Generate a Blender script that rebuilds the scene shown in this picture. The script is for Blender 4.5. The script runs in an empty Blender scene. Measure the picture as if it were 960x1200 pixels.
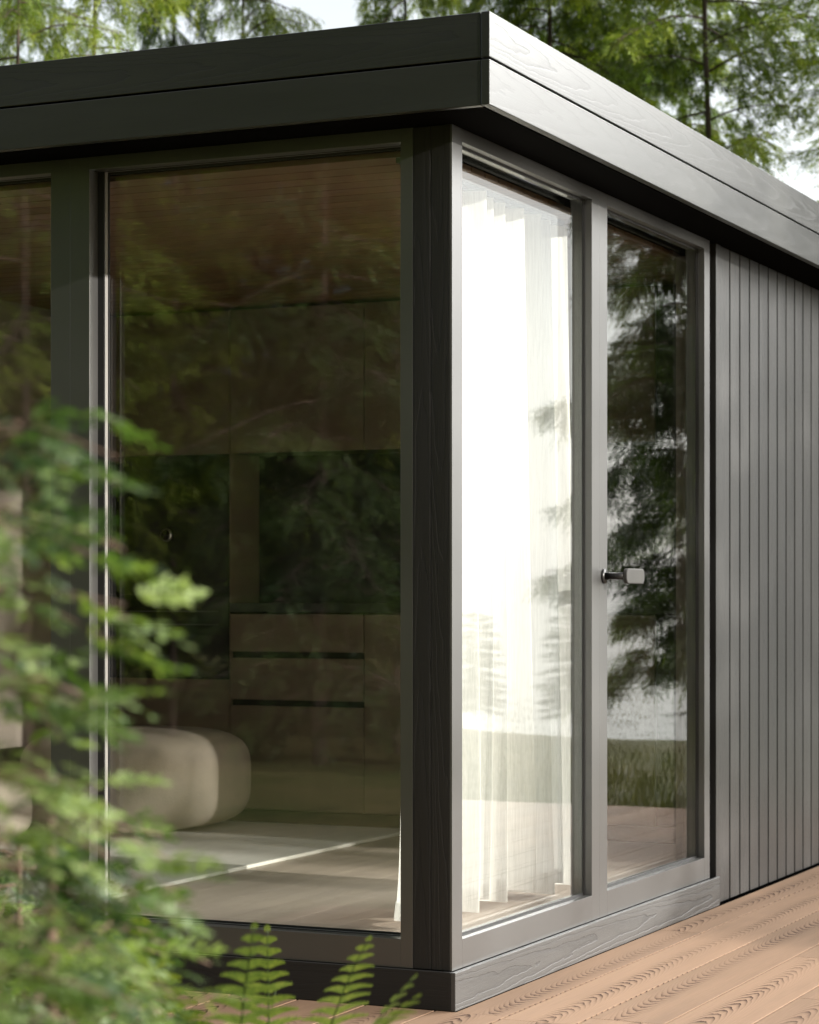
import bpy, math, random
import numpy as np
from mathutils import Vector, Matrix
random.seed(7)
R = math.radians
S = bpy.context.scene
COL = S.collection

# ------------------------------------------------------------------ helpers
class MB:
    """collects faces with metre UVs (u across, v along the grain)"""
    def __init__(s): s.v = []; s.f = []; s.uv = []
    def quad(s, p, uv=None):
        n = len(s.v); s.v += [tuple(q) for q in p]; s.f.append(tuple(range(n, n+len(p))))
        s.uv += uv if uv else [(q[0], q[2]) for q in p]
    def box(s, x0, x1, y0, y1, z0, z1, L=2, off=None, skip=()):
        off = random.uniform(0, 50) if off is None else off
        c = [(x0+x1)/2, (y0+y1)/2, (z0+z1)/2]
        V = [(x, y, z) for x in (x0, x1) for y in (y0, y1) for z in (z0, z1)]
        n = len(s.v); s.v += V
        F = [(0, 1, 3, 2), (4, 6, 7, 5), (0, 4, 5, 1), (2, 3, 7, 6), (0, 2, 6, 4), (1, 5, 7, 3)]
        ax = [0, 0, 1, 1, 2, 2]
        for i, (f, a) in enumerate(zip(F, ax)):
            if i in skip: continue
            s.f.append(tuple(n+k for k in f))
            if a == L: u, v = [q for q in (0, 1, 2) if q != a]
            else: v = L; u = [q for q in (0, 1, 2) if q not in (a, L)][0]
            for k in f:
                P = V[k]; s.uv.append((P[u]-c[u], P[v]-c[v]+off))
        return s
    def build(s, name, mat, parent=None, bevel=0, smooth=False, loc=None):
        m = bpy.data.meshes.new(name); m.from_pydata(s.v, [], s.f)
        l = m.uv_layers.new(name='UVMap'); l.data.foreach_set('uv', np.array(s.uv, 'f').ravel())
        if smooth: m.polygons.foreach_set('use_smooth', [True]*len(m.polygons))
        m.update(); m.materials.append(mat)
        o = bpy.data.objects.new(name, m); COL.objects.link(o); o.parent = parent
        if loc: o.location = loc
        if bevel:
            b = o.modifiers.new('bevel', 'BEVEL'); b.width = bevel; b.segments = 2; b.limit_method = 'ANGLE'
            b.harden_normals = False
        return o

def rings(name, path, rads, mat, parent=None, n=8, cap=True):
    vs, fs = tube(path, rads, n)
    m = bpy.data.meshes.new(name); m.from_pydata(vs, [], fs)
    m.polygons.foreach_set('use_smooth', [True]*len(m.polygons)); m.materials.append(mat)
    o = bpy.data.objects.new(name, m); COL.objects.link(o); o.parent = parent
    return o

def tube(path, rads, n=8):
    vs = []; fs = []
    path = [Vector(p) for p in path]
    for i, p in enumerate(path):
        t = (path[min(i+1, len(path)-1)] - path[max(i-1, 0)]).normalized()
        a = t.orthogonal().normalized() if i == 0 else (a - t*a.dot(t)).normalized()
        b = t.cross(a)
        for k in range(n):
            w = 2*math.pi*k/n
            vs.append(tuple(p + (a*math.cos(w)+b*math.sin(w))*rads[i]))
    for i in range(len(path)-1):
        for k in range(n):
            fs.append((i*n+k, i*n+(k+1) % n, (i+1)*n+(k+1) % n, (i+1)*n+k))
    fs.append(tuple(reversed(range(n)))); fs.append(tuple(range((len(path)-1)*n, len(path)*n)))
    return vs, fs

def empty(name, label, cat, loc=(0, 0, 0), rz=0, group=None):
    o = bpy.data.objects.new(name, None); COL.objects.link(o); o.empty_display_size = .2
    o.location = loc; o.rotation_euler = (0, 0, rz); tag(o, label, cat, group); return o
def sub(name, parent):
    o = bpy.data.objects.new(name, None); COL.objects.link(o); o.parent = parent; o.empty_display_size = .1; return o
def tag(o, label=None, cat=None, group=None, kind=None):
    if label: o['label'] = label
    if cat: o['category'] = cat
    if group: o['group'] = group
    if kind: o['kind'] = kind
    return o

# ------------------------------------------------------------------ materials
class NT:
    def __init__(s, name):
        s.m = bpy.data.materials.new(name); s.m.use_nodes = True; s.t = s.m.node_tree
        s.t.nodes.clear(); s.out = s.n('ShaderNodeOutputMaterial')
    def n(s, typ, **kw):
        x = s.t.nodes.new(typ)
        for k, v in kw.items():
            if k == 'ins':
                for a, b in v.items():
                    if isinstance(b, bpy.types.NodeSocket): s.t.links.new(b, x.inputs[a])
                    else: x.inputs[a].default_value = b
            else: setattr(x, k, v)
        return x
    def math(s, op, a, b=0.0, c=0.0, clamp=False):
        return s.n('ShaderNodeMath', operation=op, use_clamp=clamp, ins={0: a, 1: b, 2: c}).outputs[0]
    def mix(s, f, a, b):
        x = s.n('ShaderNodeMix', data_type='RGBA'); 
        for k, v in ((0, f), (6, a), (7, b)):
            if isinstance(v, bpy.types.NodeSocket): s.t.links.new(v, x.inputs[k])
            else: x.inputs[k].default_value = v
        return x.outputs[2]
    def noise(s, vec, scale, detail=3, rough=.5, dist=0):
        return s.n('ShaderNodeTexNoise', ins={'Vector': vec, 'Scale': scale, 'Detail': detail, 'Roughness': rough, 'Distortion': dist}).outputs['Fac']
    def ramp(s, f, a, b, lo=0.0, hi=1.0):
        return s.n('ShaderNodeMapRange', ins={0: f, 1: a, 2: b, 3: lo, 4: hi}).outputs[0]
    def comb(s, x, y, z=0.0): return s.n('ShaderNodeCombineXYZ', ins={0: x, 1: y, 2: z}).outputs[0]
    def end(s, sh): s.t.links.new(sh, s.out.inputs[0]); return s.m

def c4(*c): return (*c, 1.0)

def wood(name, base, dark, rough=.45, grain=1.0, chev=1.0, bump=.3, K=900., b=14., spec=.5, tone=.25, width=.05, fib=.35, wob=3.4, cen=.0):
    t = NT(name)
    uv = t.n('ShaderNodeUVMap').outputs[0]
    sp = t.n('ShaderNodeSeparateXYZ', ins={0: uv}); u, v = sp.outputs[0], sp.outputs[1]
    isl = t.n('ShaderNodeNewGeometry').outputs['Random Per Island']
    isl10 = t.math('MULTIPLY', isl, 37.0)
    # the ring centre wanders across the board
    wander = t.noise(t.comb(t.math('MULTIPLY', v, .6), isl10, 0.0), 1.0, 1)
    uu = t.math('ADD', u, t.math('ADD', t.math('MULTIPLY', t.math('SUBTRACT', wander, .5), .10), t.math('MULTIPLY', t.math('SUBTRACT', t.math('FRACT', t.math('MULTIPLY', isl, 91.7)), .5), cen)))
    bb = t.math('MULTIPLY', t.math('SIGN', t.math('SUBTRACT', t.math('FRACT', t.math('MULTIPLY', isl, 53.3)), .25)), t.ramp(t.math('FRACT', t.math('MULTIPLY', isl, 17.9)), 0, 1, .6*b, 1.25*b))
    nz = t.noise(t.comb(t.math('MULTIPLY', u, 26.0), t.math('MULTIPLY', v, 5.0), isl10), 1.0, 3, .6)
    f = t.math('ADD', t.math('MULTIPLY', t.math('MULTIPLY', uu, uu), K), t.math('MULTIPLY', v, bb))
    f = t.math('ADD', f, t.math('MULTIPLY', nz, wob))
    w = t.math('FRACT', f)
    saw = t.math('POWER', w, 3.0)                       # sharp late-wood edge
    late = t.math('MULTIPLY', saw, t.ramp(w, .93, 1.0, 1.0, 0.0))
    strength = t.ramp(t.noise(t.comb(t.math('MULTIPLY', u, 6.0), t.math('MULTIPLY', v, .7), isl10), 1.3, 1), .3, .65, .35, 1.0)
    near = t.math('EXPONENT', t.math('MULTIPLY', t.math('MULTIPLY', uu, uu), -1.0/(width*width)))
    late = t.math('MULTIPLY', t.math('MULTIPLY', late, strength), t.math('ADD', t.math('MULTIPLY', near, chev), .16))
    fibre = t.noise(t.comb(t.math('MULTIPLY', u, 420.0), t.math('MULTIPLY', v, 7.0), isl10), 1.0, 3, .65)
    broad = t.noise(t.comb(t.math('MULTIPLY', u, 14.0), t.math('MULTIPLY', v, 1.1), isl10), 1.0, 2)
    val = t.math('ADD', t.math('MULTIPLY', t.math('SUBTRACT', fibre, .5), fib), t.math('MULTIPLY', t.math('SUBTRACT', broad, .5), .45))
    val = t.math('ADD', t.math('ADD', val, 1.0), t.math('MULTIPLY', t.math('SUBTRACT', isl, .5), tone))
    col = t.n('ShaderNodeVectorMath', operation='SCALE', ins={0: base, 'Scale': val}).outputs[0]
    col = t.mix(t.math('MULTIPLY', late, grain, clamp=True), col, c4(*dark))
    hgt = t.math('ADD', t.math('MULTIPLY', late, -1.0), t.math('MULTIPLY', fibre, .55))
    bp = t.n('ShaderNodeBump', ins={'Strength': bump, 'Distance': .002, 'Height': hgt}).outputs[0]
    rg = t.math('ADD', t.math('MULTIPLY', broad, .12), t.math('ADD', t.math('MULTIPLY', late, .15), rough-.06))
    p = t.n('ShaderNodeBsdfPrincipled', ins={'Base Color': col, 'Roughness': rg, 'Specular IOR Level': spec, 'Normal': bp})
    return t.end(p.outputs[0])

def paint(name, base, rough=.35, spec=.5, ior=1.5, bump=.05):
    t = NT(name)
    co = t.n('ShaderNodeTexCoord').outputs['Object']
    n1 = t.noise(co, 2.2, 1, .5); n2 = t.noise(co, 260.0, 2)
    col = t.n('ShaderNodeVectorMath', operation='SCALE', ins={0: base, 'Scale': t.ramp(n1, .3, .7, .9, 1.1)}).outputs[0]
    bp = t.n('ShaderNodeBump', ins={'Strength': bump, 'Distance': .001, 'Height': n2}).outputs[0]
    p = t.n('ShaderNodeBsdfPrincipled', ins={'Base Color': col, 'Roughness': t.ramp(n1, .3, .7, rough-.04, rough+.06), 'IOR': ior, 'Specular IOR Level': spec, 'Normal': bp})
    return t.end(p.outputs[0])

def glass_mat():
    t = NT('window_glass')
    g = t.n('ShaderNodeNewGeometry')
    d = t.math('ABSOLUTE', t.n('ShaderNodeVectorMath', operation='DOT_PRODUCT', ins={0: g.outputs['Incoming'], 1: g.outputs['Normal']}).outputs['Value'])
    fr = t.math('ADD', t.math('MULTIPLY', t.math('POWER', t.math('SUBTRACT', 1.0, d), 5.0), .92), .068)
    wav = t.noise(t.n('ShaderNodeTexCoord').outputs['Object'], 1.6, 1)
    bp = t.n('ShaderNodeBump', ins={'Strength': .06, 'Distance': .004, 'Height': wav}).outputs[0]
    tr = t.n('ShaderNodeBsdfTransparent', ins={'Color': c4(.965, .975, .96)})
    gl = t.n('ShaderNodeBsdfGlossy', ins={'Color': c4(1, 1, 1), 'Roughness': 0.0, 'Normal': bp})
    return t.end(t.n('ShaderNodeMixShader', ins={0: fr, 1: tr.outputs[0], 2: gl.outputs[0]}).outputs[0])

def leaf_mat(name, a, b, c, trans=.45, rough=.5):
    """a dark, b mid, c fresh growth; every sprig has its own tone (attribute), every leaf a little more"""
    t = NT(name)
    at = t.n('ShaderNodeAttribute', attribute_name='tone').outputs['Fac']
    isl = t.n('ShaderNodeNewGeometry').outputs['Random Per Island']
    f = t.math('ADD', t.math('MULTIPLY', at, .75), t.math('MULTIPLY', isl, .25))
    cr = t.n('ShaderNodeValToRGB', ins={0: f}); e = cr.color_ramp.elements
    e[0].position = .15; e[0].color = c4(*a); e[1].position = .9; e[1].color = c4(*c)
    x = e.new(.5); x.color = c4(*b)
    p = t.n('ShaderNodeBsdfPrincipled', ins={'Base Color': cr.outputs[0], 'Roughness': rough, 'Specular IOR Level': .35})
    tc = t.n('ShaderNodeVectorMath', operation='MULTIPLY', ins={0: cr.outputs[0], 1: (1.1, 1.15, .5)}).outputs[0]
    tl = t.n('ShaderNodeBsdfTranslucent', ins={'Color': tc})
    return t.end(t.n('ShaderNodeMixShader', ins={0: trans, 1: p.outputs[0], 2: tl.outputs[0]}).outputs[0])

def plain(name, base, rough=.8, var=.2, scale=6.0, bump=.2, spec=.3, metal=0.0, stretch=(1, 1, 1)):
    t = NT(name)
    co = t.n('ShaderNodeTexCoord').outputs['Object']
    co = t.n('ShaderNodeMapping', ins={0: co, 3: stretch}).outputs[0]
    n1 = t.noise(co, scale, 5, .6); n2 = t.noise(co, scale*12, 3, .6)
    v = t.math('ADD', t.ramp(n1, .3, .7, 1-var, 1+var), t.math('MULTIPLY', t.math('SUBTRACT', n2, .5), var))
    col = t.n('ShaderNodeVectorMath', operation='SCALE', ins={0: base, 'Scale': v}).outputs[0]
    bp = t.n('ShaderNodeBump', ins={'Strength': bump, 'Distance': .003, 'Height': n2}).outputs[0]
    p = t.n('ShaderNodeBsdfPrincipled', ins={'Base Color': col, 'Roughness': rough, 'Specular IOR Level': spec, 'Metallic': metal, 'Normal': bp})
    return t.end(p.outputs[0])

M = {}
M['fascia'] = wood('charcoal_stained_board', (.024, .025, .023), (.008, .008, .008), rough=.31, chev=.9, grain=.75, bump=.13, K=1100., b=5., width=.07, spec=.55, wob=1.7)
M['fascia_low'] = wood('charcoal_board_fine', (.024, .025, .023), (.009, .009, .009), rough=.31, chev=.25, grain=.5, bump=.14, K=500., b=4., width=.07, spec=.55, wob=1.5)
M['clad'] = wood('grey_stained_cladding', (.027, .027, .0265), (.008, .008, .008), rough=.36, chev=.45, grain=.7, bump=.4, K=900., b=3., width=.05, spec=.55, tone=.6, cen=.08)
M['plinth'] = wood('grey_stained_plinth', (.050, .050, .049), (.012, .012, .012), rough=.36, chev=.8, grain=.8, bump=.55, K=900., b=2.2, width=.09, spec=.55, wob=1.6)
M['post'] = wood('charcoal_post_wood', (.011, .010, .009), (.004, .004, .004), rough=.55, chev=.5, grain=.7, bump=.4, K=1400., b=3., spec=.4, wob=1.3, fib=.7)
M['deck'] = wood('larch_decking', (.205, .132, .086), (.036, .015, .008), rough=.68, chev=1.9, grain=1.0, bump=.18, K=1500., b=24., width=.024, spec=.18, tone=.30, fib=.5, wob=2.0, cen=.10)
M['paint'] = paint('anthracite_frame_paint', (.036, .036, .035), rough=.33, spec=.5, ior=1.9, bump=0.0)
M['bead'] = paint('sunlit_bead_paint', (.20, .195, .185), rough=.4, bump=0.0)  # frame paint lightened: sunlight on the front beads put into the colour
M['gasket'] = paint('black_gasket', (.012, .012, .012), rough=.5)
M['glass'] = glass_mat()
M['metal'] = plain('satin_handle_metal', (.040, .040, .038), rough=.6, var=.05, scale=20, bump=.0, metal=.0, spec=.15)
M['blackmetal'] = plain('black_handle_metal', (.02, .02, .02), rough=.35, var=.05, scale=20, bump=.02, metal=.3)
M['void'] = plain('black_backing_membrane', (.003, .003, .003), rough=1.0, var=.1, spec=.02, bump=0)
M['membrane'] = plain('roof_membrane', (.05, .05, .05), rough=.85, var=.2)
M['ceil'] = wood('warm_ceiling_boards', (.15, .080, .038), (.055, .028, .014), rough=.5, chev=.4, grain=.6, bump=.2, K=900., b=5.)
M['wall_in'] = plain('warm_plaster', (.20, .17, .145), rough=.85, var=.06, scale=3, bump=.1)
M['floor_in'] = wood('pale_interior_floor', (.40, .335, .285), (.25, .19, .145), rough=.5, chev=.4, grain=.5, bump=.1, K=500., b=6.)
M['cab'] = plain('taupe_cabinet_front', (.140, .104, .074), rough=.5, var=.06, scale=8, bump=.05, stretch=(1, 1, .15))
M['cabdark'] = plain('cabinet_shadow_gap', (.012, .010, .009), rough=.7, var=.05)
M['oven'] = plain('black_oven_glass', (.005, .005, .005), rough=.06, var=.05, bump=0.0, spec=.12)
M['steel'] = plain('satin_steel', (.4, .39, .37), rough=.3, var=.05, bump=.02, metal=.9)
M['trim'] = plain('dark_steel_trim', (.06, .06, .06), rough=.4, var=.05, bump=.02, metal=.5)
M['splash'] = plain('dark_stone_splashback', (.022, .022, .022), rough=.2, var=.4, scale=5, bump=0.0, spec=.3)
M['cushion'] = plain('oatmeal_boucle', (.29, .25, .21), rough=.95, var=.08, scale=9, bump=.5)
M['rug'] = plain('pale_woven_rug', (.50, .49, .46), rough=.95, var=.06, scale=14, bump=.4, stretch=(1, .2, 1))
M['bark'] = plain('dark_bark', (.075, .055, .042), rough=.9, var=.35, scale=14, bump=.8, stretch=(1, 1, .3))
M['larch'] = leaf_mat('larch_foliage', (.030, .055, .008), (.115, .180, .022), (.27, .32, .05), trans=.45)
M['spruce'] = leaf_mat('dark_conifer_foliage', (.012, .026, .009), (.035, .065, .015), (.085, .125, .03), trans=.4)
M['sapling'] = leaf_mat('sapling_foliage', (.020, .045, .011), (.060, .105, .026), (.20, .265, .08), trans=.45)
M['fern'] = leaf_mat('fern_foliage', (.035, .06, .012), (.080, .110, .022), (.15, .17, .038), trans=.35)
M['grass'] = leaf_mat('meadow_grass', (.035, .045, .015), (.075, .085, .03), (.13, .125, .05), trans=.3)
M['stem'] = plain('brown_stem', (.10, .065, .045), rough=.8, var=.2, scale=20)

def curtain_mat():
    t = NT('sheer_white_voile')
    co = t.n('ShaderNodeTexCoord').outputs['Object']
    wv = t.noise(t.n('ShaderNodeMapping', ins={0: co, 3: (60, 60, 2.5)}).outputs[0], 4.0, 2)
    col = c4(.84, .84, .83)
    d = t.n('ShaderNodeBsdfDiffuse', ins={'Color': col}); tl = t.n('ShaderNodeBsdfTranslucent', ins={'Color': col})
    tr = t.n('ShaderNodeBsdfTransparent')
    a = t.n('ShaderNodeMixShader', ins={0: .38, 1: d.outputs[0], 2: tl.outputs[0]}).outputs[0]
    return t.end(t.n('ShaderNodeMixShader', ins={0: t.ramp(wv, .3, .7, .14, .30), 1: a, 2: tr.outputs[0]}).outputs[0])
M['curtain'] = curtain_mat()

def ground_mat():
    t = NT('forest_meadow')
    co = t.n('ShaderNodeTexCoord').outputs['Object']
    a = t.noise(co, .35, 5, .6); b = t.noise(co, 6.0, 5, .7)
    col = t.mix(t.ramp(a, .35, .65), c4(.055, .075, .02), c4(.14, .115, .05))
    col = t.mix(t.ramp(b, .4, .75, 0, .7), col, c4(.03, .04, .012))
    bp = t.n('ShaderNodeBump', ins={'Strength': .8, 'Distance': .05, 'Height': b}).outputs[0]
    return t.end(t.n('ShaderNodeBsdfPrincipled', ins={'Base Color': col, 'Roughness': .95, 'Specular IOR Level': .1, 'Normal': bp}).outputs[0])
M['ground'] = ground_mat()
def water_mat():
    t = NT('lake_water')
    co = t.n('ShaderNodeTexCoord').outputs['Object']
    bp = t.n('ShaderNodeBump', ins={'Strength': .25, 'Distance': .05, 'Height': t.noise(co, 1.5, 4)}).outputs[0]
    return t.end(t.n('ShaderNodeBsdfPrincipled', ins={'Base Color': c4(.03, .045, .05), 'Roughness': .08, 'Normal': bp}).outputs[0])
M['water'] = water_mat()

# ------------------------------------------------------------------ camera and light
# cabin corner at the origin: front facade on y=0 (towards -x), side facade on x=0 (towards +y)
cam = bpy.data.cameras.new('camera'); co = bpy.data.objects.new('camera', cam); COL.objects.link(co)
co.location = (2.501, -5.707, 1.102); co.rotation_euler = (R(90), 0, R(24.7))
cam.sensor_fit = 'HORIZONTAL'; cam.sensor_width = 36; cam.lens = 103.35; cam.shift_y = .101
cam.clip_start = .1; cam.clip_end = 3000
cam.dof.use_dof = True; cam.dof.focus_distance = 6.6; cam.dof.aperture_fstop = 7.0; cam.dof.aperture_blades = 0
S.camera = co

SUN_EL, SUN_AZ = 14.5, -4.5          # azimuth measured from +x towards +y
sd = Vector((math.cos(R(SUN_AZ))*math.cos(R(SUN_EL)), math.sin(R(SUN_AZ))*math.cos(R(SUN_EL)), math.sin(R(SUN_EL))))
sun = bpy.data.lights.new('sun', 'SUN'); so = bpy.data.objects.new('sun', sun); COL.objects.link(so)
sun.energy = 4.9; sun.angle = R(.6); sun.color = (1.0, .94, .87)
so.rotation_euler = sd.to_track_quat('Z', 'Y').to_euler(); so.location = (20, -2, 8)

W = bpy.data.worlds.new('World'); S.world = W; W.use_nodes = True
nt = W.node_tree; nt.nodes.clear()
def wn(typ, **kw):
    x = nt.nodes.new(typ)
    for k, v in kw.items():
        if k == 'ins':
            for a, b in v.items():
                if isinstance(b, bpy.types.NodeSocket): nt.links.new(b, x.inputs[a])
                else: x.inputs[a].default_value = b
        else: setattr(x, k, v)
    return x
sky = wn('ShaderNodeTexSky'); sky.sky_type = 'NISHITA'; sky.sun_disc = False
sky.sun_elevation = R(SUN_EL); sky.sun_rotation = R(90-SUN_AZ); sky.dust_density = 2.0
tc = wn('ShaderNodeTexCoord').outputs['Generated']
dirn = wn('ShaderNodeVectorMath', operation='NORMALIZE', ins={0: tc}).outputs[0]
dt = wn('ShaderNodeVectorMath', operation='DOT_PRODUCT', ins={0: dirn, 1: tuple(sd)}).outputs['Value']
# thin bright overcast: brighter towards the sun, plus an added north-east glare
def wm(op, a, b): return wn('ShaderNodeMath', operation=op, ins={0: a, 1: b}).outputs[0]
def wr(f, a, b, lo, hi): return wn('ShaderNodeMapRange', interpolation_type='SMOOTHSTEP', ins={0: f, 1: a, 2: b, 3: lo, 4: hi}).outputs[0]
sxyz = wn('ShaderNodeSeparateXYZ', ins={0: dirn}); dy = sxyz.outputs[1]; dz = sxyz.outputs[2]
ne = wn('ShaderNodeVectorMath', operation='DOT_PRODUCT', ins={0: dirn, 1: tuple(Vector((.53, .83, .36)).normalized())}).outputs['Value']  # added bright cloud patch, out of view, to brighten the corner frames
lum = wm('MULTIPLY', wm('ADD', wr(dt, -.3, .8, .47, 1.0), wm('MULTIPLY', wr(ne, .84, .985, 0.0, 15.0), wr(dz, .15, .40, .02, 1.0))), wr(dy, -.75, .15, .09, 1.0))  # southern sky dimmed so the front facade stays dark
cl = wn('ShaderNodeTexNoise', ins={'Vector': wn('ShaderNodeMapping', ins={0: dirn, 3: (1, 1, 2.2)}).outputs[0], 'Scale': 2.6, 'Detail': 6.0, 'Roughness': .55}).outputs['Fac']
clm = wn('ShaderNodeMapRange', ins={0: cl, 1: .3, 2: .62, 3: .78, 4: 1.08}).outputs[0]
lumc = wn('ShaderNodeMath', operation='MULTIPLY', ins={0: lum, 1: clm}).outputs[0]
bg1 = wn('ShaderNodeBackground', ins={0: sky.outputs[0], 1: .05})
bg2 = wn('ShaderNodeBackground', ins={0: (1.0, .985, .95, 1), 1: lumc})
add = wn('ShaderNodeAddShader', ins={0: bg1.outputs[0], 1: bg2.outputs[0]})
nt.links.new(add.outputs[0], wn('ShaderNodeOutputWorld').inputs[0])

S.view_settings.view_transform = 'Standard'; S.view_settings.look = 'None'
S.view_settings.exposure = 0.95; S.view_settings.gamma = 1; S.view_settings.use_curve_mapping = False
S.render.engine = 'CYCLES'
cy = S.cycles; cy.use_denoising = True; cy.max_bounces = 10; cy.transparent_max_bounces = 24
cy.diffuse_bounces = 4; cy.glossy_bounces = 4; cy.sample_clamp_indirect = 6; cy.caustics_reflective = False; cy.caustics_refractive = False
try: cy.denoiser = 'OPENIMAGEDENOISE'
except Exception: pass

# ------------------------------------------------------------------ ground, lake, deck
def ground():
    xs = np.concatenate([[-900, -300, -120, -60], np.linspace(-40, 60, 101), [80, 140, 320, 900]])
    ys = np.concatenate([[-900, -300, -120, -60], np.linspace(-40, 80, 121), [120, 200, 400, 900]])
    rng = np.random.RandomState(3)
    V = []
    for y in ys:
        for x in xs:
            z = -.22 + .05*math.sin(x*.31+1.3)*math.cos(y*.27) + .03*math.sin(x*1.1)*math.sin(y*.9+2)
            d = (y-7.5)
            if y > 7: z += min(.22, (y-7)*.06)*(1+.25*math.sin(x*.5+y*.2))*max(0, 1-abs(x-6)/40)   # low bank
            sh = 13.2 + .7*math.sin(x*.21) + .3*math.sin(x*.67+1)
            lake = max(0, min(1, (y-sh)/3.))*max(0, min(1, (x+24)/6))
            z -= lake*2.4
            r = math.hypot(x, y)
            if r > 250 and x < 0: z += 6
            V.append((x, y, z))
    nx = len(xs); F = [(j*nx+i, j*nx+i+1, (j+1)*nx+i+1, (j+1)*nx+i) for j in range(len(ys)-1) for i in range(nx-1)]
    m = bpy.data.meshes.new('ground'); m.from_pydata(V, [], F); m.materials.append(M['ground'])
    m.polygons.foreach_set('use_smooth', [True]*len(F))
    o = bpy.data.objects.new('ground', m); COL.objects.link(o); tag(o, kind='structure')
    b = MB(); b.quad([(-23, 12, -.8), (899, 12, -.8), (899, 899, -.8), (-23, 899, -.8)])
    tag(b.build('lake', M['water']), kind='structure')
ground()

def deck():
    b = MB(); w = .205; g = .007; x = .165-w*7
    rnd = random.Random(5)
    while x < 3.3:
        for seg in ((-1.6, 5.9),):
            y = seg[0]; first = True
            while y < seg[1]-.01:
                L = rnd.uniform(1.2, 3.9) if first else rnd.choice([3.0, 3.6, 3.9])
                first = False
                y1 = min(seg[1], y+L)
                if seg[1]-y1 < .5: y1 = seg[1]
                x0, x1 = x+g/2, x+w-g/2
                if x0 < -.05:                                  # the cabin stands on the rest
                    if y < -.019: b.box(x0, x1, y+.001, min(y1, -.019), -.032, 0, L=1, off=rnd.uniform(0, 60))
                elif x0 < .019:
                    o1 = rnd.uniform(0, 60)
                    if y < -.019: b.box(x0, x1, y+.001, min(y1, -.019), -.032, 0, L=1, off=o1)
                    if y1 > -.019: b.box(.019, x1, max(y+.001, -.019), y1-.0015, -.032, 0, L=1, off=o1)
                elif False:
                    b.box(max(x0, .022), x1, y+.001, y1-.0015, -.032, 0, L=1, off=rnd.uniform(0, 60))
                else:
                    b.box(x0, x1, y+.001, y1-.0015, -.032, 0, L=1, off=rnd.uniform(0, 60))
                y = y1
        x += w
    # joists and rim under the boards
    b.box(-1.27, 3.3, -1.6, -1.56, -.2, -.034, L=0); b.box(3.26, 3.3, -1.56, 5.9, -.2, -.034, L=1)
    b.box(-1.27, 3.26, 5.86, 5.9, -.2, -.034, L=0)
    yy = -1.2
    while yy < 5.7: b.box(.02, 3.26, yy, yy+.05, -.18, -.034, L=0); yy += .5
    tag(b.build('deck', M['deck'], bevel=.0006), kind='structure')
deck()

# ------------------------------------------------------------------ cabin
cab = empty('garden_cabin', 'charcoal timber cabin with a flat overhanging roof and large corner glazing beside a wooden deck', 'cabin')
CL, CW = 5.7, 3.2       # length along y, width along x
# plinths
b = MB(); b.box(.004, .0176, -.0176, 2.325, 0.001, .103, L=1, off=3.0); b.build('plinth', M['plinth'], cab, bevel=.0015)
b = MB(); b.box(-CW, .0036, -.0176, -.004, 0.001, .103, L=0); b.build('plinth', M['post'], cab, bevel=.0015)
# base slab and interior floor
b = MB(); b.box(-CW, -.052, 0.047, CL-.16, -.2, .101, L=1); b.build('base', M['void'], cab)
b = MB(); x = -3.0
for k in range(15): b.box(x+.0004, x+.1916, .101, 2.88, .103, .150, L=1); x += .192
b.build('floor', M['floor_in'], cab, bevel=.0004)
# corner post
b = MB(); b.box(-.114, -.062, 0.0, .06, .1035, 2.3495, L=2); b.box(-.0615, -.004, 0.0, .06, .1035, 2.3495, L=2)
b.build('corner_post', M['post'], cab, bevel=.002)

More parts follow.
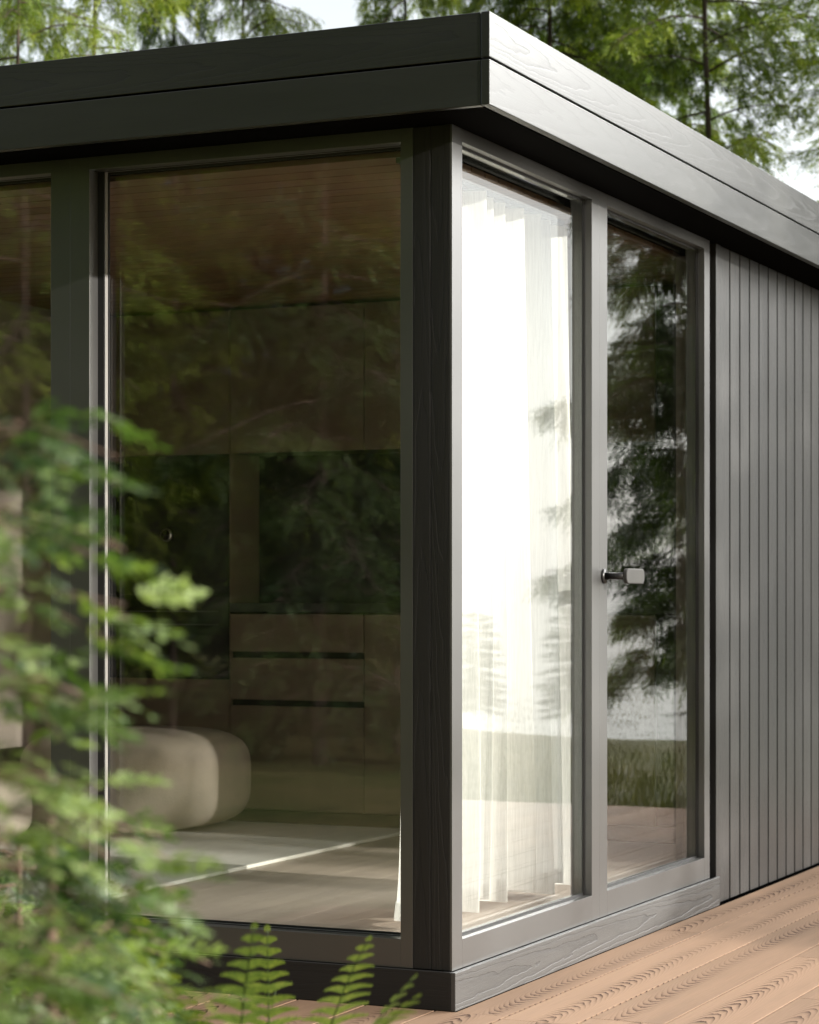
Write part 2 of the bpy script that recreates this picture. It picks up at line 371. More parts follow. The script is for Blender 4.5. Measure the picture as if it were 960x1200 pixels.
def frame_boxes(axis, a0, a1, z0, z1, wl, wr, wb, wt, d0, d1):
    """rectangular ring; axis 'x': lies on plane y=0 facing -y, depths d0..d1 inwards (+y); axis 'y': on x=0 facing +x, depths inwards (-x)"""
    b = MB()
    def bx(p0, p1, q0, q1, L):
        if axis == 'x': b.box(p0, p1, d0, d1, q0, q1, L=(0 if L else 2))
        else: b.box(-d1, -d0, p0, p1, q0, q1, L=(1 if L else 2))
    bx(a0, a0+wl, z0, z1, 0); bx(a1-wr, a1, z0, z1, 0)
    bx(a0+wl, a1-wr, z0, z0+wb, 1); bx(a0+wl, a1-wr, z1-wt, z1, 1)
    return b
def glazed(name, axis, a0, a1, wl, wr, wb=.077, wt=.036, z0=.1035, z1=2.3495):
    w = sub(name, cab)
    f = frame_boxes(axis, a0, a1, z0, z1, wl, wr, wb, wt, 0.0, (.045 if axis == 'x' else .022)).build('frame', M['paint'], w)
    # weld look: small bevel only
    bv = f.modifiers.new('bevel', 'BEVEL'); bv.width = .0007; bv.segments = 2; bv.limit_method = 'ANGLE'
    el = .021 if axis == 'x' else .003; er = .002 if axis == 'x' else .003; gd = .070 if axis == 'x' else .031; rd = .045 if axis == 'x' else .022
    frame_boxes(axis, a0+wl-.03, a1-wr+.03, z0+wb-.03, z1-wt+.03, .03+el, .03+er, .031, .0293, (rd+.0065 if axis == 'x' else rd+.0035), gd-.004).build('glazing_bead', M['bead'] if axis == 'x' else M['paint'], w, bevel=.001)
    frame_boxes(axis, a0+wl-.03, a1-wr+.03, z0+wb-.03, z1-wt+.03, .029+el, .03+er+.001, .032, .031, rd+.0005, (rd+.0062 if axis == 'x' else rd+.0032)).build('gasket', M['gasket'], w)
    frame_boxes(axis, a0+wl-.03, a1-wr+.03, z0+wb-.03, z1-wt+.03, .034+el, .033+er, .037, .036, gd-.0035, gd+.0).build('gasket', M['gasket'], w)
    frame_boxes(axis, a0+.004, a1-.004, z0, z1, wl-.006, wr-.006, wb-.002, wt-.002, gd+.001, gd+.04).build('inner_frame', M['paint'], w, bevel=.0015)
    p0, p1, q0, q1 = a0+wl, a1-wr, z0+wb, z1-wt
    # the pane sits inside the inner frame rebate
    if axis == 'x': g = MB().box(p0+.001, p1-.001, gd+.0015, gd+.0255, q0+.001, q1-.001)
    else: g = MB().box(-gd-.0255, -gd-.0015, p0+.001, p1-.001, q0+.001, q1-.001)
    g.build('pane', M['glass'], w)
    return w
glazed('window', 'x', -1.193, -.1145, .065, .036)
glazed('window', 'x', -2.32, -1.1932, .065, .065)
sidewin = glazed('window', 'y', .0005, 1.1363, .068, .069)
door = glazed('door', 'y', 1.1365, 2.262, .0685, .060)
# door handle: round rose, neck, and a flat lever with rounded ends
hd = sub('handle', door)
def cyl(path, r, name, mat, parent, n=24, bev=.001):
    o = rings(name, path, [r]*len(path), mat, parent, n)
    bv = o.modifiers.new('bevel', 'BEVEL'); bv.width = bev; bv.segments = 2; bv.limit_method = 'ANGLE'; bv.angle_limit = R(50)
    return o
HZ = 1.160; HY = 1.172
rs = rings('rose', [(0.0005, HY, HZ), (.007, HY, HZ)], [.024, .023], M['blackmetal'], door, 32)
nk = rings('neck', [(.0075, HY, HZ), (.040, HY, HZ), (.066, HY, HZ)], [.0115, .0105, .0115], M['blackmetal'], door, 24)
bpy.data.objects.remove(hd)
def lever():
    prof = []; n = 10; L0, L1, hh = HY-.010, HY+.158, .0235
    r = .018
    for (cx, cz, a0) in ((L1-r, HZ+hh-r, 0), (L0+r, HZ+hh-r, 90), (L0+r, HZ-hh+r, 180), (L1-r, HZ-hh+r, 270)):
        for k in range(7):
            a = R(a0+k*15); prof.append((cx+r*math.cos(a), cz+r*math.sin(a)))
    m = MB(); x0, x1 = .0665, .080; N = len(prof)
    m.v = [(x0, y, z) for y, z in prof]+[(x1, y, z) for y, z in prof]
    m.f = [tuple(reversed(range(N))), tuple(range(N, 2*N))]+[(i, (i+1) % N, N+(i+1) % N, N+i) for i in range(N)]
    m.uv = [(0, 0)]*sum(len(f) for f in m.f)
    return m
lever().build('handle', M['metal'], door, bevel=.003)

# black recess between frame and cladding, then trim and vertical boards
b = MB(); b.box(-.05, -.035, 2.2625, CL-.02, .001, 2.349, L=2); b.build('backing', M['void'], cab)
b = MB(); y = 2.325
b.box(-.034, .004, y, y+.052, .004, 2.3485, L=2); y += .062
while y < CL-.02:
    y1 = min(y+.1095, CL-.001)
    b.box(-.034, .0, y, y1, .004, 2.3485, L=2); y += .1245
b.build('wall_cladding', M['clad'], cab, bevel=.0012)
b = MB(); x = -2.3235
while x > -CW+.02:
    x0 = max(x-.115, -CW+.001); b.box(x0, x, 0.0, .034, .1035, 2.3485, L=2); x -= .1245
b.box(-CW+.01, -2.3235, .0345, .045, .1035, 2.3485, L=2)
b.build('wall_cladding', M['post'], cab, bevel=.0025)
# far walls
b = MB(); b.box(-CW, -CW+.15, .05, CL-.16, .1015, 2.3485, L=2); b.build('wall', M['post'], cab)
b = MB(); b.box(-CW+.001, -.055, CL-.15, CL-.002, .1015, 2.3485, L=2); b.build('wall', M['post'], cab)
# interior linings
b = MB(); b.box(-3.049, -3.0, .125, 2.88, .1505, 2.30, L=2); b.build('inner_wall', M['wall_in'], cab)
b = MB(); b.box(-3.0, -.125, 3.22, 3.28, .1505, 2.30, L=2); b.build('inner_wall', M['wall_in'], cab)
b = MB(); b.box(-.125, -.051, 2.264, 3.28, .1505, 2.30, L=2); b.build('inner_wall', M['wall_in'], cab)
b = MB(); y = .125
while y < 3.2: b.box(-3.0, -.126, y+.003, y+.097, 2.300, 2.316, L=0); y += .1
b.build('ceiling', M['ceil'], cab, bevel=.001)
b = MB(); b.box(-CW+.01, -.122, .122, CL-.16, 2.318, 2.348, L=1); b.build('ceiling_backing', M['void'], cab)
# roof, soffit and fascia (two boards with a shadow gap)
OV = .186
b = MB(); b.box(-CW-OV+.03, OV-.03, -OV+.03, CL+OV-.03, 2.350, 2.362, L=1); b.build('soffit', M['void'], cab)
b = MB(); b.box(-CW-OV+.03, OV-.03, -OV+.03, CL+OV-.03, 2.3625, 2.55, L=1); b.build('roof', M['membrane'], cab)
t = .0235
for z0, z1, m in ((2.350, 2.466, M['fascia_low']), (2.472, 2.588, M['fascia'])):
    b = MB(); b.box(OV-t, OV, -OV-.001, CL+OV, z0, z1, L=1, off=2.1 if m is M['fascia'] else 9.4); b.build('fascia_board', m, cab, bevel=.0018)
    b = MB(); b.box(-CW-OV, OV-t-.0012, -OV, -OV+t, z0, z1, L=0); b.build('fascia_board', m, cab, bevel=.0018)
    b = MB(); b.box(-CW-OV, -CW-OV+t, -OV+t+.001, CL+OV, z0, z1, L=1); b.build('fascia_board', m, cab, bevel=.0018)
    b = MB(); b.box(-CW-OV+t+.001, OV-t-.001, CL+OV-t, CL+OV, z0, z1, L=0); b.build('fascia_board', m, cab, bevel=.0018)
b = MB(); b.box(-CW-OV+.026, OV-.026, -OV+.026, -OV+.029, 2.40, 2.56, L=0); b.box(OV-.029, OV-.026, -OV+.03, CL, 2.40, 2.56, L=1); b.build('fascia_backing', M['void'], cab)

# ------------------------------------------------------------------ interior furniture
kit = empty('kitchen_unit', 'taupe fitted kitchen with drawers, dark splashback and tall oven housing behind the front window', 'kitchen', (-2.1, 2.87, .15))
def kp(name, m, x0, x1, z0, z1, y0=0.0, y1=.02, bev=.0012, parent=kit):
    b = MB(); b.box(x0+2.1, x1+2.1, y0, y1, z0-.15, z1-.15, L=2); return b.build(name, m, parent, bevel=bev)
kp('carcass', M['cabdark'], -2.995, -2.27, .215, 2.29, .022, .33)
kp('carcass', M['cabdark'], -2.265, -.13, .215, 1.02, .022, .33)
kp('carcass', M['cabdark'], -2.265, -.13, 1.69, 2.29, .022, .33)
kp('side_panel', M['cab'], -2.2695, -2.2655, .215, 2.29, .001, .33)
kp('toe_kick', M['cabdark'], -2.995, -.13, .151, .208, .03, .04)
kp('cabinet_door', M['cab'], -2.992, -2.2715, .215, .748)
kp('cabinet_door', M['cab'], -2.992, -2.2715, 1.690, 2.285)
ov = kp('oven', M['oven'], -2.992, -2.2715, 1.105, 1.686)
dl = rings('dial', [(-2.569+2.1, -.001, 1.353-.15), (-2.569+2.1, -.012, 1.353-.15)], [.028, .026], M['steel'], ov, 32)
di = rings('dial_face', [(-2.569+2.1, -.0125, 1.353-.15), (-2.569+2.1, -.014, 1.353-.15)], [.022, .022], M['oven'], ov, 32)
ov2 = kp('oven', M['oven'], -2.992, -2.2715, .752, 1.101)
for z in (1.03, .975):
    b = MB(); b.box(-2.96+2.1, -2.32+2.1, -.010, -.001, z-.15, z-.146, L=0); b.build('trim', M['trim'], ov2)
for x0, x1 in ((-2.263, -1.649), (-1.645, -1.03), (-1.026, -.41)):
    kp('upper_cabinet_door', M['cab'], x0, x1, 1.690, 2.285)
for z0, z1 in ((.867, 1.022), (.668, .840), (.215, .642)):
    kp('drawer', M['cab'], -2.263, -1.649, z0, z1)
kp('cabinet_door', M['cab'], -1.645, -1.03, .215, 1.022); kp('cabinet_door', M['cab'], -1.026, -.41, .215, 1.022)
kp('countertop', M['splash'], -2.264, -.13, 1.030, 1.068, -.008, .25)
kp('splashback', M['splash'], -2.264, -.13, 1.0685, 1.689, .25, .262)

def soft_block(name, dims, mat, loc, rz, label, cat, r=.42, group=None):
    import bmesh
    bm = bmesh.new(); bmesh.ops.create_cube(bm, size=1)
    for v in bm.verts: v.co = Vector((v.co.x*dims[0], v.co.y*dims[1], v.co.z*dims[2]))
    bmesh.ops.subdivide_edges(bm, edges=bm.edges[:], cuts=9, use_grid_fill=True)
    for v in bm.verts:
        p = [2*v.co[i]/dims[i] for i in range(3)]
        # superellipsoid rounding
        n = 4.0; k = (sum(abs(q)**n for q in p))**(1/n); mx = max(abs(q) for q in p)
        s = (mx/k) if k > 0 else 1
        q = Vector([v.co[i]*s for i in range(3)])
        bulge = 1+.05*math.cos(p[1]*math.pi/2)
        q.x *= bulge; q.z += .006*math.sin(9*p[1]+2)*(1-abs(p[0]))
        v.co = q
    zmin = min(v.co.z for v in bm.verts)
    for v in bm.verts: v.co.z -= zmin
    m = bpy.data.meshes.new(name); bm.to_mesh(m); bm.free(); m.materials.append(mat)
    m.polygons.foreach_set('use_smooth', [True]*len(m.polygons))
    o = bpy.data.objects.new(name, m); COL.objects.link(o); o.location = loc; o.rotation_euler[2] = rz
    md = o.modifiers.new('sub', 'SUBSURF'); md.levels = 1; md.render_levels = 1
    return tag(o, label, cat, group)
soft_block('floor_cushion', (.74, .84, .40), M['cushion'], (-2.42, 2.38, .1655), R(-6), 'large beige rounded floor cushion on the rug beside the kitchen fronts', 'cushion')
soft_block('floor_cushion', (.42, .55, .24), M['cushion'], (-2.73, 1.62, .1655), R(4), 'smaller lower beige cushion in front of the large one on the rug', 'cushion')
b = MB(); b.box(-2.96, -1.41, .30, 2.84, .151, .1655, L=1); tag(b.build('rug', M['rug'], bevel=.005), 'pale grey woven rug on the floor inside the front window', 'rug')

def curtain():
    ny, nz = 420, 40; V = []; F = []
    H0, H1 = .185, 2.285
    for j in range(nz+1):
        tz = j/nz; z = H0+(H1-H0)*tz
        for i in range(ny+1):
            s = i/ny
            y = .240+s*1.13
            ph = s*2*math.pi*9.5
            wob = .35*math.sin(s*23+1.1)+.5*math.sin(s*9.7+tz*1.3)
            amp = (.046+.018*math.sin(s*17+2))*(.75+.5*(1-tz))
            x = -.225 + amp*math.sin(ph+wob+.5*math.sin(tz*2.2+s*6)) + .008*math.sin(ph*2.3+tz*3) - .045*(1-tz)*math.sin(s*5)
            yy = y+.018*math.cos(ph+wob)*(1.2-tz*.5)-.05*(1-tz)**16*(1-s)**4
            zz = z + (.012*math.sin(ph*.5+1) if j == 0 else 0)
            if j == 0: pass
            V.append((min(x, -.132), max(yy, .135) if x > -.16 else max(yy, .13), zz))
    for j in range(nz):
        for i in range(ny):
            a = j*(ny+1)+i; F.append((a, a+1, a+ny+2, a+ny+1))
    m = bpy.data.meshes.new('curtain'); m.from_pydata(V, [], F); m.materials.append(M['curtain'])
    m.polygons.foreach_set('use_smooth', [True]*len(F))
    o = bpy.data.objects.new('curtain', m)
    root = empty('curtain', 'sheer white pleated curtain hanging inside the side window at the cabin corner', 'curtain', (0, 0, 0))
    o.name = 'fabric'; COL.objects.link(o); o.parent = root
    # doubled bottom hem
    hv = []; hf = []
    for j in (0, 1):
        for i in range(ny+1):
            p = V[i] if j == 0 else V[(ny+1)*1+i]
            hv.append((p[0]-.003, p[1], p[2]+.001))
    for i in range(ny): hf.append((i, i+1, ny+2+i, ny+1+i))
    m2 = bpy.data.meshes.new('hem'); m2.from_pydata(hv, [], hf); m2.materials.append(M['curtain'])
    o2 = bpy.data.objects.new('hem', m2); COL.objects.link(o2); o2.parent = root
    b = MB(); b.box(-.225, -.20, .13, 1.35, 2.285, 2.299, L=1); b.build('rail', M['paint'], root)
curtain()

# ------------------------------------------------------------------ plants
def sprig_proto(n, length, ll, lw, rng, droop=.25, flat=.5):
    """twig along +x with n paired leaves as thin bent quads; returns (n*2,4,3)"""
    Q = []
    for i in range(n):
        s = (i+.5)/n; x = length*s; env = (1-.55*s**2)*(.75+.5*rng.rand())
        for sg in (-1, 1):
            a = R(rng.uniform(38, 68)); el = rng.uniform(-.5, .5)*flat*2
            d = np.array([math.cos(a), sg*math.sin(a)*math.cos(el), math.sin(a)*math.sin(el)-.1])
            d /= np.linalg.norm(d); L = ll*env
            w = np.cross(d, [0, 0, 1]); w /= np.linalg.norm(w); tw = rng.uniform(-.6, .6)
            w = w*math.cos(tw)+np.array([0, 0, 1])*math.sin(tw)
            p = np.array([x, 0, -droop*length*s*s])
            Q.append([p, p+d*L*.45+w*lw*.5, p+d*L, p+d*L*.45-w*lw*.5])
    d = np.array([1, 0, -droop*.6]); p = np.array([length*.97, 0, -droop*length*.94])
    w = np.array([0, 1, 0])
    Q.append([p, p+d*ll*.4+w*lw*.5, p+d*ll*.8, p+d*ll*.4-w*lw*.5])
    return np.array(Q)

def place(protos, P, D, sc, rng):
    """sprigs at P along D (N,3); local z kept as near up as possible"""
    out = []; idx = rng.randint(0, len(protos), len(P))
    X = D/np.linalg.norm(D, axis=1)[:, None]
    up = np.tile([0, 0, 1.], (len(P), 1))+rng.normal(0, .35, (len(P), 3))
    Y = np.cross(up, X); Y /= np.linalg.norm(Y, axis=1)[:, None]+1e-9
    Z = np.cross(X, Y)
    for k, pr in enumerate(protos):
        m = idx == k
        if not m.any(): continue
        A = np.stack([X[m], Y[m], Z[m]], 1)      # rows: local axes
        q = np.einsum('qvc,ncd->nqvd', pr, A)*sc[m][:, None, None, None]+P[m][:, None, None, :]
        out.append((q, np.nonzero(m)[0]))
    return out

def foliage_mesh(name, placed, tone, mat, extra=None):
    V = np.concatenate([q.reshape(-1, 3) for q, _ in placed]).astype('f')
    T = np.concatenate([np.repeat(tone[i], q.shape[1]*4) for q, i in placed]).astype('f')
    nq = len(V)//4
    m = bpy.data.meshes.new(name)
    m.vertices.add(len(V)); m.vertices.foreach_set('co', V.ravel())
    m.loops.add(nq*4); m.loops.foreach_set('vertex_index', np.arange(nq*4, dtype='i'))
    m.polygons.add(nq); m.polygons.foreach_set('loop_start', np.arange(nq, dtype='i')*4)
    m.update(calc_edges=True)
    a = m.attributes.new('tone', 'FLOAT', 'POINT'); a.data.foreach_set('value', T)
    m.materials.append(mat)
    return m

def tube_mesh(name, tubes, mat):
    V = []; F = []
    for path, rad, n in tubes:
        vs, fs = tube(path, rad, n); k = len(V); V += vs; F += [tuple(i+k for i in f) for f in fs]
    m = bpy.data.meshes.new(name); m.from_pydata(V, [], F); m.materials.append(mat)
    m.polygons.foreach_set('use_smooth', [True]*len(F)); return m

def conifer(seed, H, base, rad, trunk_r, nlimb, dens, mat, ll=.045, lw=.011, sl=.15, nl=6, droop=.35, bark=None, topr=.15, spread=.10, limb_r=.012, hang=.5):
    """returns (trunk mesh, limb mesh, crown mesh)"""
    rng = np.random.RandomState(seed)
    protos = [sprig_proto(nl, sl, ll, lw, rng) for _ in range(6)]
    n = 14; bend = rng.normal(0, .012*H, (n, 2)).cumsum(0)*.12
    bend -= bend[0]
    trunk = [(bend[i][0], bend[i][1], -.25+(H+.25)*i/(n-1)) for i in range(n)]
    tr = [trunk_r*(1-i/(n-1))**.8+.004 for i in range(n)]
    def tp(z):
        f = (z+.25)/(H+.25)*(n-1); i = min(int(f), n-2); w = f-i
        return np.array(trunk[i])*(1-w)+np.array(trunk[i+1])*w
    limbs = []; P = []; D = []; SC = []; T = []
    for k in range(nlimb):
        f = (k+rng.uniform(-.3, .3))/nlimb; f = min(max(f, 0), .985)
        z = base+(H-base)*f
        az = k*2.4+rng.normal(0, .4)
        L = rad*((1-f)**.75*(1-topr)+topr)*rng.uniform(.6, 1.15)
        if f < .12: L *= rng.uniform(.5, 1)
        p0 = tp(z); rise = rng.uniform(-.15, .5)*(.4+f)
        pts = []; m = 7
        wig = rng.normal(0, .05, 2)
        for i in range(m):
            s = i/(m-1); a = az+wig[0]*s*3
            pts.append(p0+np.array([math.cos(a)*L*s, math.sin(a)*L*s, L*(rise*s-droop*s*s+.10*s**4)+wig[1]*L*math.sin(s*3)*.5]))
        r0 = limb_r*(.5+.8*(1-f))*max(.4, L/rad)
        limbs.append(([tuple(q) for q in pts], [r0*(1-i/(m-1))+.0015 for i in range(m)], 5))
        tone0 = rng.uniform(.2, .8)
        nb = max(3, int(L/spread))
        for j in range(nb):
            s = .14+.86*(j+rng.rand()*.6)/nb; s = min(s, 1)
            q = s*(m-1); i = min(int(q), m-2); pp = pts[i]*(1-(q-i))+pts[i+1]*(q-i)
            dd = pts[i+1]-pts[i]; dd /= np.linalg.norm(dd)
            for sg in (-1, 1):
                a2 = math.atan2(dd[1], dd[0])+sg*R(rng.uniform(35, 75))
                bl = L*.42*(1.05-s)*rng.uniform(.5, 1.2)+.10
                if rng.rand() < .12: continue
                bd = np.array([math.cos(a2), math.sin(a2), rng.uniform(-hang, .08)])
                end = pp+bd*bl+np.array([0, 0, -.22*bl])
                limbs.append(([tuple(pp), tuple((pp+end)/2+[0, 0, .04*bl]), tuple(end)], [r0*.35+.001, r0*.2+.001, .001], 3))
                ns = max(2, int(bl/(sl*.42)*dens))
                bt = tone0+rng.normal(0, .12)
                for w in range(ns):
                    u = rng.uniform(.1, 1.0)
                    P.append(pp+(end-pp)*u+rng.normal(0, .012, 3)*1.0)
                    da = a2+rng.normal(0, .75)
                    D.append([math.cos(da), math.sin(da), rng.uniform(-hang*1.5, .25)])
                    SC.append(rng.uniform(.6, 1.2)); T.append(bt+.3*u*s+rng.normal(0, .1))
    P = np.array(P); D = np.array(D); SC = np.array(SC); T = np.clip(np.array(T), 0, 1)
    print('conifer', seed, 'sprigs', len(P), 'quads', len(P)*(nl*2+1))
    bark = bark or M['bark']
    return (tube_mesh('trunk', [(trunk, tr, 10)], bark), tube_mesh('branches', limbs, bark),
            foliage_mesh('crown', place(protos, P, D, SC, rng), T, mat))

def add_tree(kind, meshes, loc, rz, sc, label, cat, group):
    e = empty(kind, label, cat, loc, rz, group); e.scale = (sc, sc, sc) if not isinstance(sc, tuple) else sc
    for nm, m in zip(('trunk', 'branches', 'crown'), meshes):
        o = bpy.data.objects.new(nm, m); COL.objects.link(o); o.parent = e
    return e

larchA = conifer(11, 8.2, 1.0, 1.8, .040, 72, 2.0, M['larch'], topr=.5, ll=.042, lw=.012, hang=.6, nl=8)
larchB = conifer(12, 8.6, .9, 2.0, .055, 105, 2.7, M['larch'], topr=.5, ll=.045, lw=.014, droop=.4, hang=.6, nl=8)
spruceA = conifer(13, 8.6, .4, 1.8, .07, 110, 2.1, M['spruce'], topr=.45, ll=.048, lw=.015, droop=.4, hang=.7, nl=8)

spruceB = conifer(14, 8.6, .95, 1.9, .07, 100, 3.0, M['spruce'], topr=.5, ll=.048, lw=.015, droop=.4, hang=.7, nl=8)
def polar(cx, cy, az, d):      # world position from a point, azimuth in degrees from +y towards +x
    return (cx+d*math.sin(R(az)), cy+d*math.cos(R(az)), -.2)
GB = 'trees behind the cabin'
C = (2.501, -5.707)
def pz(p): return 24.7*-1+math.degrees(math.atan((p-480)/2756.))   # azimuth of a picture column
trees_back = [
    (larchA, pz(832), 15.5, 0.3, (.75, .75, 1), 'slender light green larch with a thin trunk behind the right part of the roof'),
    (larchB, pz(640), 17.0, 1.9, (.62, .62, 1), 'dense green larch crown behind the roof corner'),
    (spruceA, pz(700), 19.5, .8, (.6, .6, 1), 'dark conifer standing deep behind the dense larch by the roof corner'),
    (larchA, pz(285), 17.0, 2.9, (.42, .42, 1), 'slim leafy larch right of the dark conifer at the upper left'),
    (larchB, pz(475), 18.6, 4.0, (.5, .5, .98), 'bushy bright green larch left of the roof corner'),
    (larchA, pz(118), 16.0, 2.2, (.6, .6, .98), 'sparse larch with a thin straight trunk at the upper left'),
    (spruceA, pz(205), 18.0, 2.6, (.42, .42, .97), 'dark dense conifer just right of the thin trunk at the upper left'),
    (larchB, pz(740), 18.0, 5.3, (.68, .68, 1), 'leafy larch crown directly left of the thin bare trunk on the right'),
    (larchA, pz(20), 15.0, 3.3, (.5, .5, .9), 'fine twiggy larch in the upper left corner'),
    (larchA, pz(1060), 17.5, 4.4, (1.15, 1.15, 1), 'airy pale larch at the right edge beyond the roof'),
    (larchA, pz(-60), 18.0, 5.2, (.6, .6, 1), 'thin leafless looking larch at the left edge beyond the roof'),
]
for ms, az, d, rz, sc, lb in trees_back:
    add_tree('larch_tree' if ms not in (spruceA, spruceB) else 'spruce_tree', ms, polar(*C, az, d), rz, sc, lb, 'tree', GB)

Mx = (-2.501, -5.707)          # where the camera's mirror image in the side glass lies
GR = 'conifers along the meadow north east of the deck'
for i, (ms, az, d, rz, sc, lb) in enumerate([
    (spruceB, 17.6, 15.0, .4, (.6, .6, .95), 'dark green conifer mirrored in the door glass with branches almost to the grass'),
    (spruceB, 13.8, 15.5, 2.2, (.85, .85, 1.05), 'conifer standing behind the mirrored one towards the cabin'),
    (spruceA, 11.0, 19.5, 3.7, (1, 1, 1.1), 'conifer close to the far end of the cabin'),
    (larchA, 6.5, 22.5, 3.7, (1, 1, 1.1), 'sparse conifer past the far end of the cabin')]):
    add_tree('spruce_tree' if ms in (spruceA, spruceB) else 'larch_tree', ms, polar(*Mx, az, d), rz, sc, lb, 'tree', GR)
GE = 'trees on the sunny side of the deck'
for ms, x, y, rz, sc, lb in [
    (larchA, 9.0, 2.7, 1.3, (.95, .85, 1), 'sparse larch east of the deck dappling the cladding with shade'),
    (larchA, 14.5, 2.2, 4.3, .95, 'sparse larch farthest east of the deck'),
    (larchA, 12.0, 1.1, 5.1, (.5, .5, .9), 'slim sparse larch east of the deck nearest to the line of the cabin corner')]:
    add_tree('larch_tree', ms, (x, y, -.2), rz, sc, lb, 'tree', GE)
GF = 'forest behind the camera mirrored in the front windows'
rnd = random.Random(9)
k = 0
for row, (yy, x0, x1, st) in enumerate(((-9.6, -10.5, -5.0, 1.7), (-12.2, -13.5, -5.6, 1.9), (-15.5, -17, 12, 2.0), (-18.5, -20, 14, 2.2), (-23, -25, 15, 2.6))):
    x = x0
    while x < x1:
        ms = rnd.choice([larchA, spruceA, larchB, spruceA]) if row < 2 else rnd.choice([spruceA, larchB]); k += 1
        s = rnd.uniform(.9, 1.15)
        add_tree('spruce_tree' if ms in (spruceA, spruceB) else 'larch_tree', ms, (x+rnd.uniform(-.5, .5), yy+rnd.uniform(-.8, .8), -.2), rnd.uniform(0, 6.2), (s*.8, s*.8, s*1.1),
                 'tall conifer of the forest edge facing the front windows', 'tree', GF)
        x += st
# low shrubs on the bank: small conifers
GS = 'young spruces on the lake bank'
for x, y, s in [(4.2, 12.2, .12), (5.2, 12.6, .10), (2.9, 12.4, .15), (6.6, 12.0, .12), (1.6, 12.6, .16)]:
    add_tree('young_spruce', spruceA, (x, y, .1), x*3, (s*1.6, s*1.6, s), 'small dark young spruce on the bank by the lake', 'tree', GS)

# grass tufts round the far end of the deck and the meadow
def grass():
    rng = np.random.RandomState(4); N = 26000
    x = rng.uniform(-3, 7.5, N); y = 5.95+rng.gamma(1.5, 2.2, N)
    P = np.stack([x, y, np.full(N, -.24)+np.clip((y-7)*.06, 0, .3)], 1)
    a = rng.uniform(0, 6.28, N); h = rng.uniform(.05, .17, N)*np.clip(1.25-(y-5.95)*.22, .12, 1); w = .006
    d = np.stack([np.cos(a), np.sin(a), 0*a], 1); l = np.stack([np.cos(a+1.5), np.sin(a+1.5), 0*a], 1)
    Q = np.stack([P-d*w, P+d*w, P+d*w*.4+l*h[:, None]*.35+np.array([0, 0, 1])*h[:, None], P-d*w*.4+l*h[:, None]*.35+np.array([0, 0, 1])*h[:, None]], 1)
    m = foliage_mesh('grass', [(Q[:, None], np.arange(N))], rng.uniform(0, 1, N), M['grass'])
    o = bpy.data.objects.new('grass', m); COL.objects.link(o); tag(o, 'green grass growing beyond the far end of the deck', 'grass', kind='stuff')
grass()

# ------------------------------------------------------------------ foreground plants
view = Vector((-math.sin(R(24.7)), math.cos(R(24.7)), 0)); rightv = Vector((math.cos(R(24.7)), math.sin(R(24.7)), 0))
sap1 = conifer(31, 1.50, .25, .105, .011, 44, 1.0, M['sapling'], ll=.021, lw=.0085, sl=.06, nl=8, droop=.2, bark=M['stem'], topr=.30, spread=.045, limb_r=.004, hang=.25)
sap2 = conifer(32, 1.10, .15, .21, .010, 34, .8, M['sapling'], ll=.021, lw=.0075, sl=.06, nl=8, droop=.2, bark=M['stem'], topr=.18, spread=.045, limb_r=.004, hang=.3)
sap3 = conifer(33, .92, .10, .30, .009, 36, .95, M['sapling'], ll=.021, lw=.0075, sl=.06, nl=8, droop=.2, bark=M['stem'], topr=.12, spread=.045, limb_r=.004, hang=.3)
def at(p, z, h=-.2):
    q = Vector((C[0], C[1], 0))+view*z+rightv*((p-480)/2756.*z); return (q.x, q.y, h)
GP = 'young conifers growing in front of the cabin'
add_tree('conifer_sapling', sap1, at(-22, 2.0), .5, 1, 'tallest blurred young conifer at the left edge close to the camera', 'sapling', GP)
add_tree('conifer_sapling', sap2, at(55, 2.35), 2.5, 1, 'middle blurred young conifer at the lower left in front of the window', 'sapling', GP)
add_tree('conifer_sapling', sap3, at(80, 2.75), 4.1, 1, 'low spreading young conifer at the bottom left nearest the ferns', 'sapling', GP)
add_tree('conifer_sapling', sap3, at(20, 3.6), 1.1, 1, 'low young conifer farther back at the bottom left corner', 'sapling', GP)

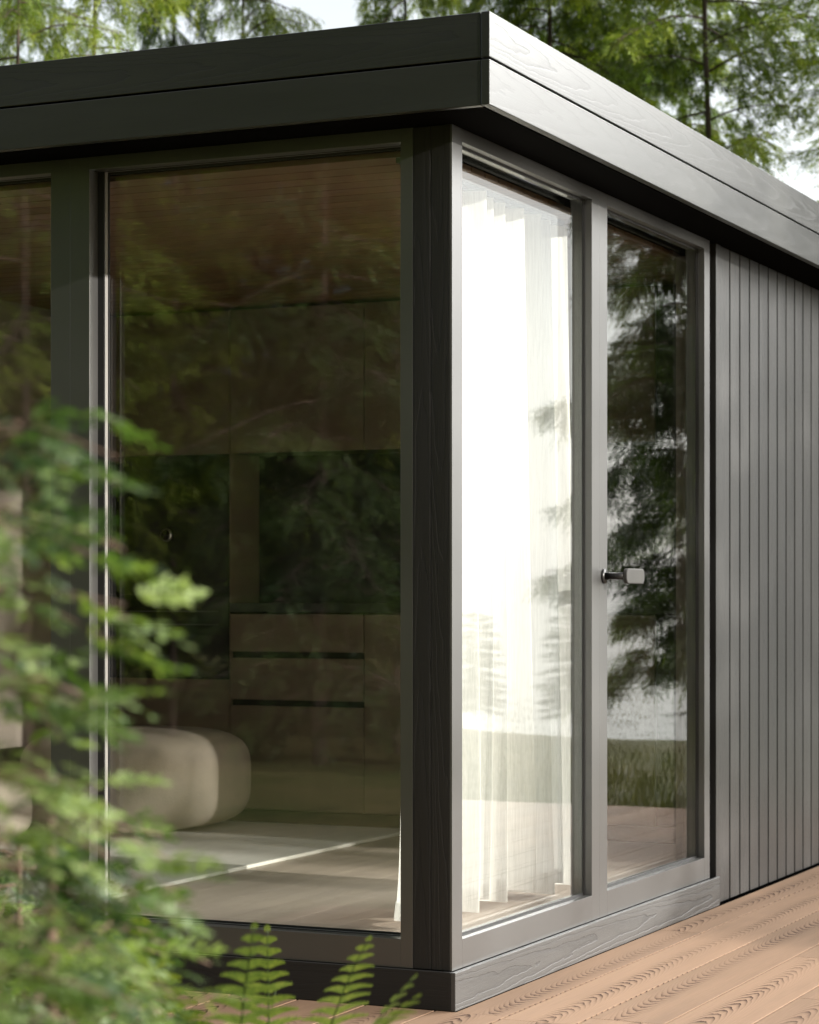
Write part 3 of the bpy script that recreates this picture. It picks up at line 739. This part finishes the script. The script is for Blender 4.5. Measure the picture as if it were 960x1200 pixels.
def fern(seed, loc, fronds, label):
    rng = np.random.RandomState(seed); root = empty('fern', label, 'fern', loc, 0, 'ferns beside the deck')
    for (az, L, lean, curl) in fronds:
        n = 34; pts = []; a = R(lean); p = np.zeros(3)
        h = np.array([math.cos(R(az)), math.sin(R(az)), 0])
        for i in range(n):
            pts.append(p.copy()); an = a+R(curl)*(i/n)**1.6
            p = p+(h*math.sin(an)+np.array([0, 0, 1])*math.cos(an))*L/n
        Q = []; side = np.cross(h, [0, 0, 1])
        for i in range(5, n):
            s = (i-5)/(n-6); d = pts[i]-pts[i-1]; d /= np.linalg.norm(d)
            ln = L*.19*(math.sin(min(1, s*2.2+.35)*math.pi/2))*(1-s)**.75+.006
            nn = np.cross(side, d)
            for sg in (-1, 1):
                dirr = side*sg*.9+d*.46+nn*rng.uniform(-.12, .12); dirr /= np.linalg.norm(dirr)
                wv = d*.9-side*sg*.3; m = 9; w0 = L/n*.60
                for k in range(m):      # toothed pinna: small overlapping leaflets
                    u = (k+.2)/m; b0 = pts[i]+dirr*ln*u-np.array([0, 0, .25*ln*u*u]); w = w0*(1-u)**.6*.62+.001
                    for s2 in (-1, 1):
                        tip = b0+wv*w*s2+dirr*ln/m*.9
                        Q.append([b0-dirr*ln/m*.55, b0+wv*w*.65*s2-dirr*ln/m*.2, tip, b0+dirr*ln/m*.55])
        Q = np.array(Q)[None]
        Qs = np.array(Q[0])[:, None]
        m = foliage_mesh('frond', [(Qs, np.arange(len(Qs)))], rng.uniform(.3, .8)+rng.uniform(-.12, .12, len(Qs)), M['fern'])
        o = bpy.data.objects.new('frond', m); COL.objects.link(o); o.parent = root
        st = tube_mesh('stem', [([tuple(q) for q in pts], [.0025*(1-i/n)+.0006 for i in range(n)], 5)], M['fern'])
        o2 = bpy.data.objects.new('stem', st); COL.objects.link(o2); o2.parent = o
fern(1, at(318, 4.1), [(294.7, .77, 4, 14), (262, .86, 14, 34), (325, .86, 13, 34), (350, .62, 34, 48), (240, .86, 22, 40), (205, .66, 32, 50), (80, .66, 30, 50)], 'tallest fern with an upright tapering frond at the deck corner')
fern(2, at(255, 3.75), [(270, .90, 8, 24), (310, .90, 10, 28), (200, .86, 15, 40), (335, .92, 20, 40), (355, .84, 16, 30), (20, .70, 34, 48), (150, .7, 25, 50), (250, .62, 35, 50), (80, .66, 30, 50)], 'fern left of the tallest one among the young conifers')
fern(4, at(283, 4.3), [(26, .60, 2, 12), (200, .6, 40, 50), (330, .60, 30, 50), (100, .6, 30, 50)], 'small fern between the tallest fern and the one among the young conifers')
fern(3, at(110, 3.7), [(200, .75, 15, 40), (300, .7, 20, 42), (20, .70, 30, 48), (150, .7, 25, 50), (250, .62, 35, 50), (80, .66, 30, 50)], 'leftmost fern at the bottom of the young conifers')
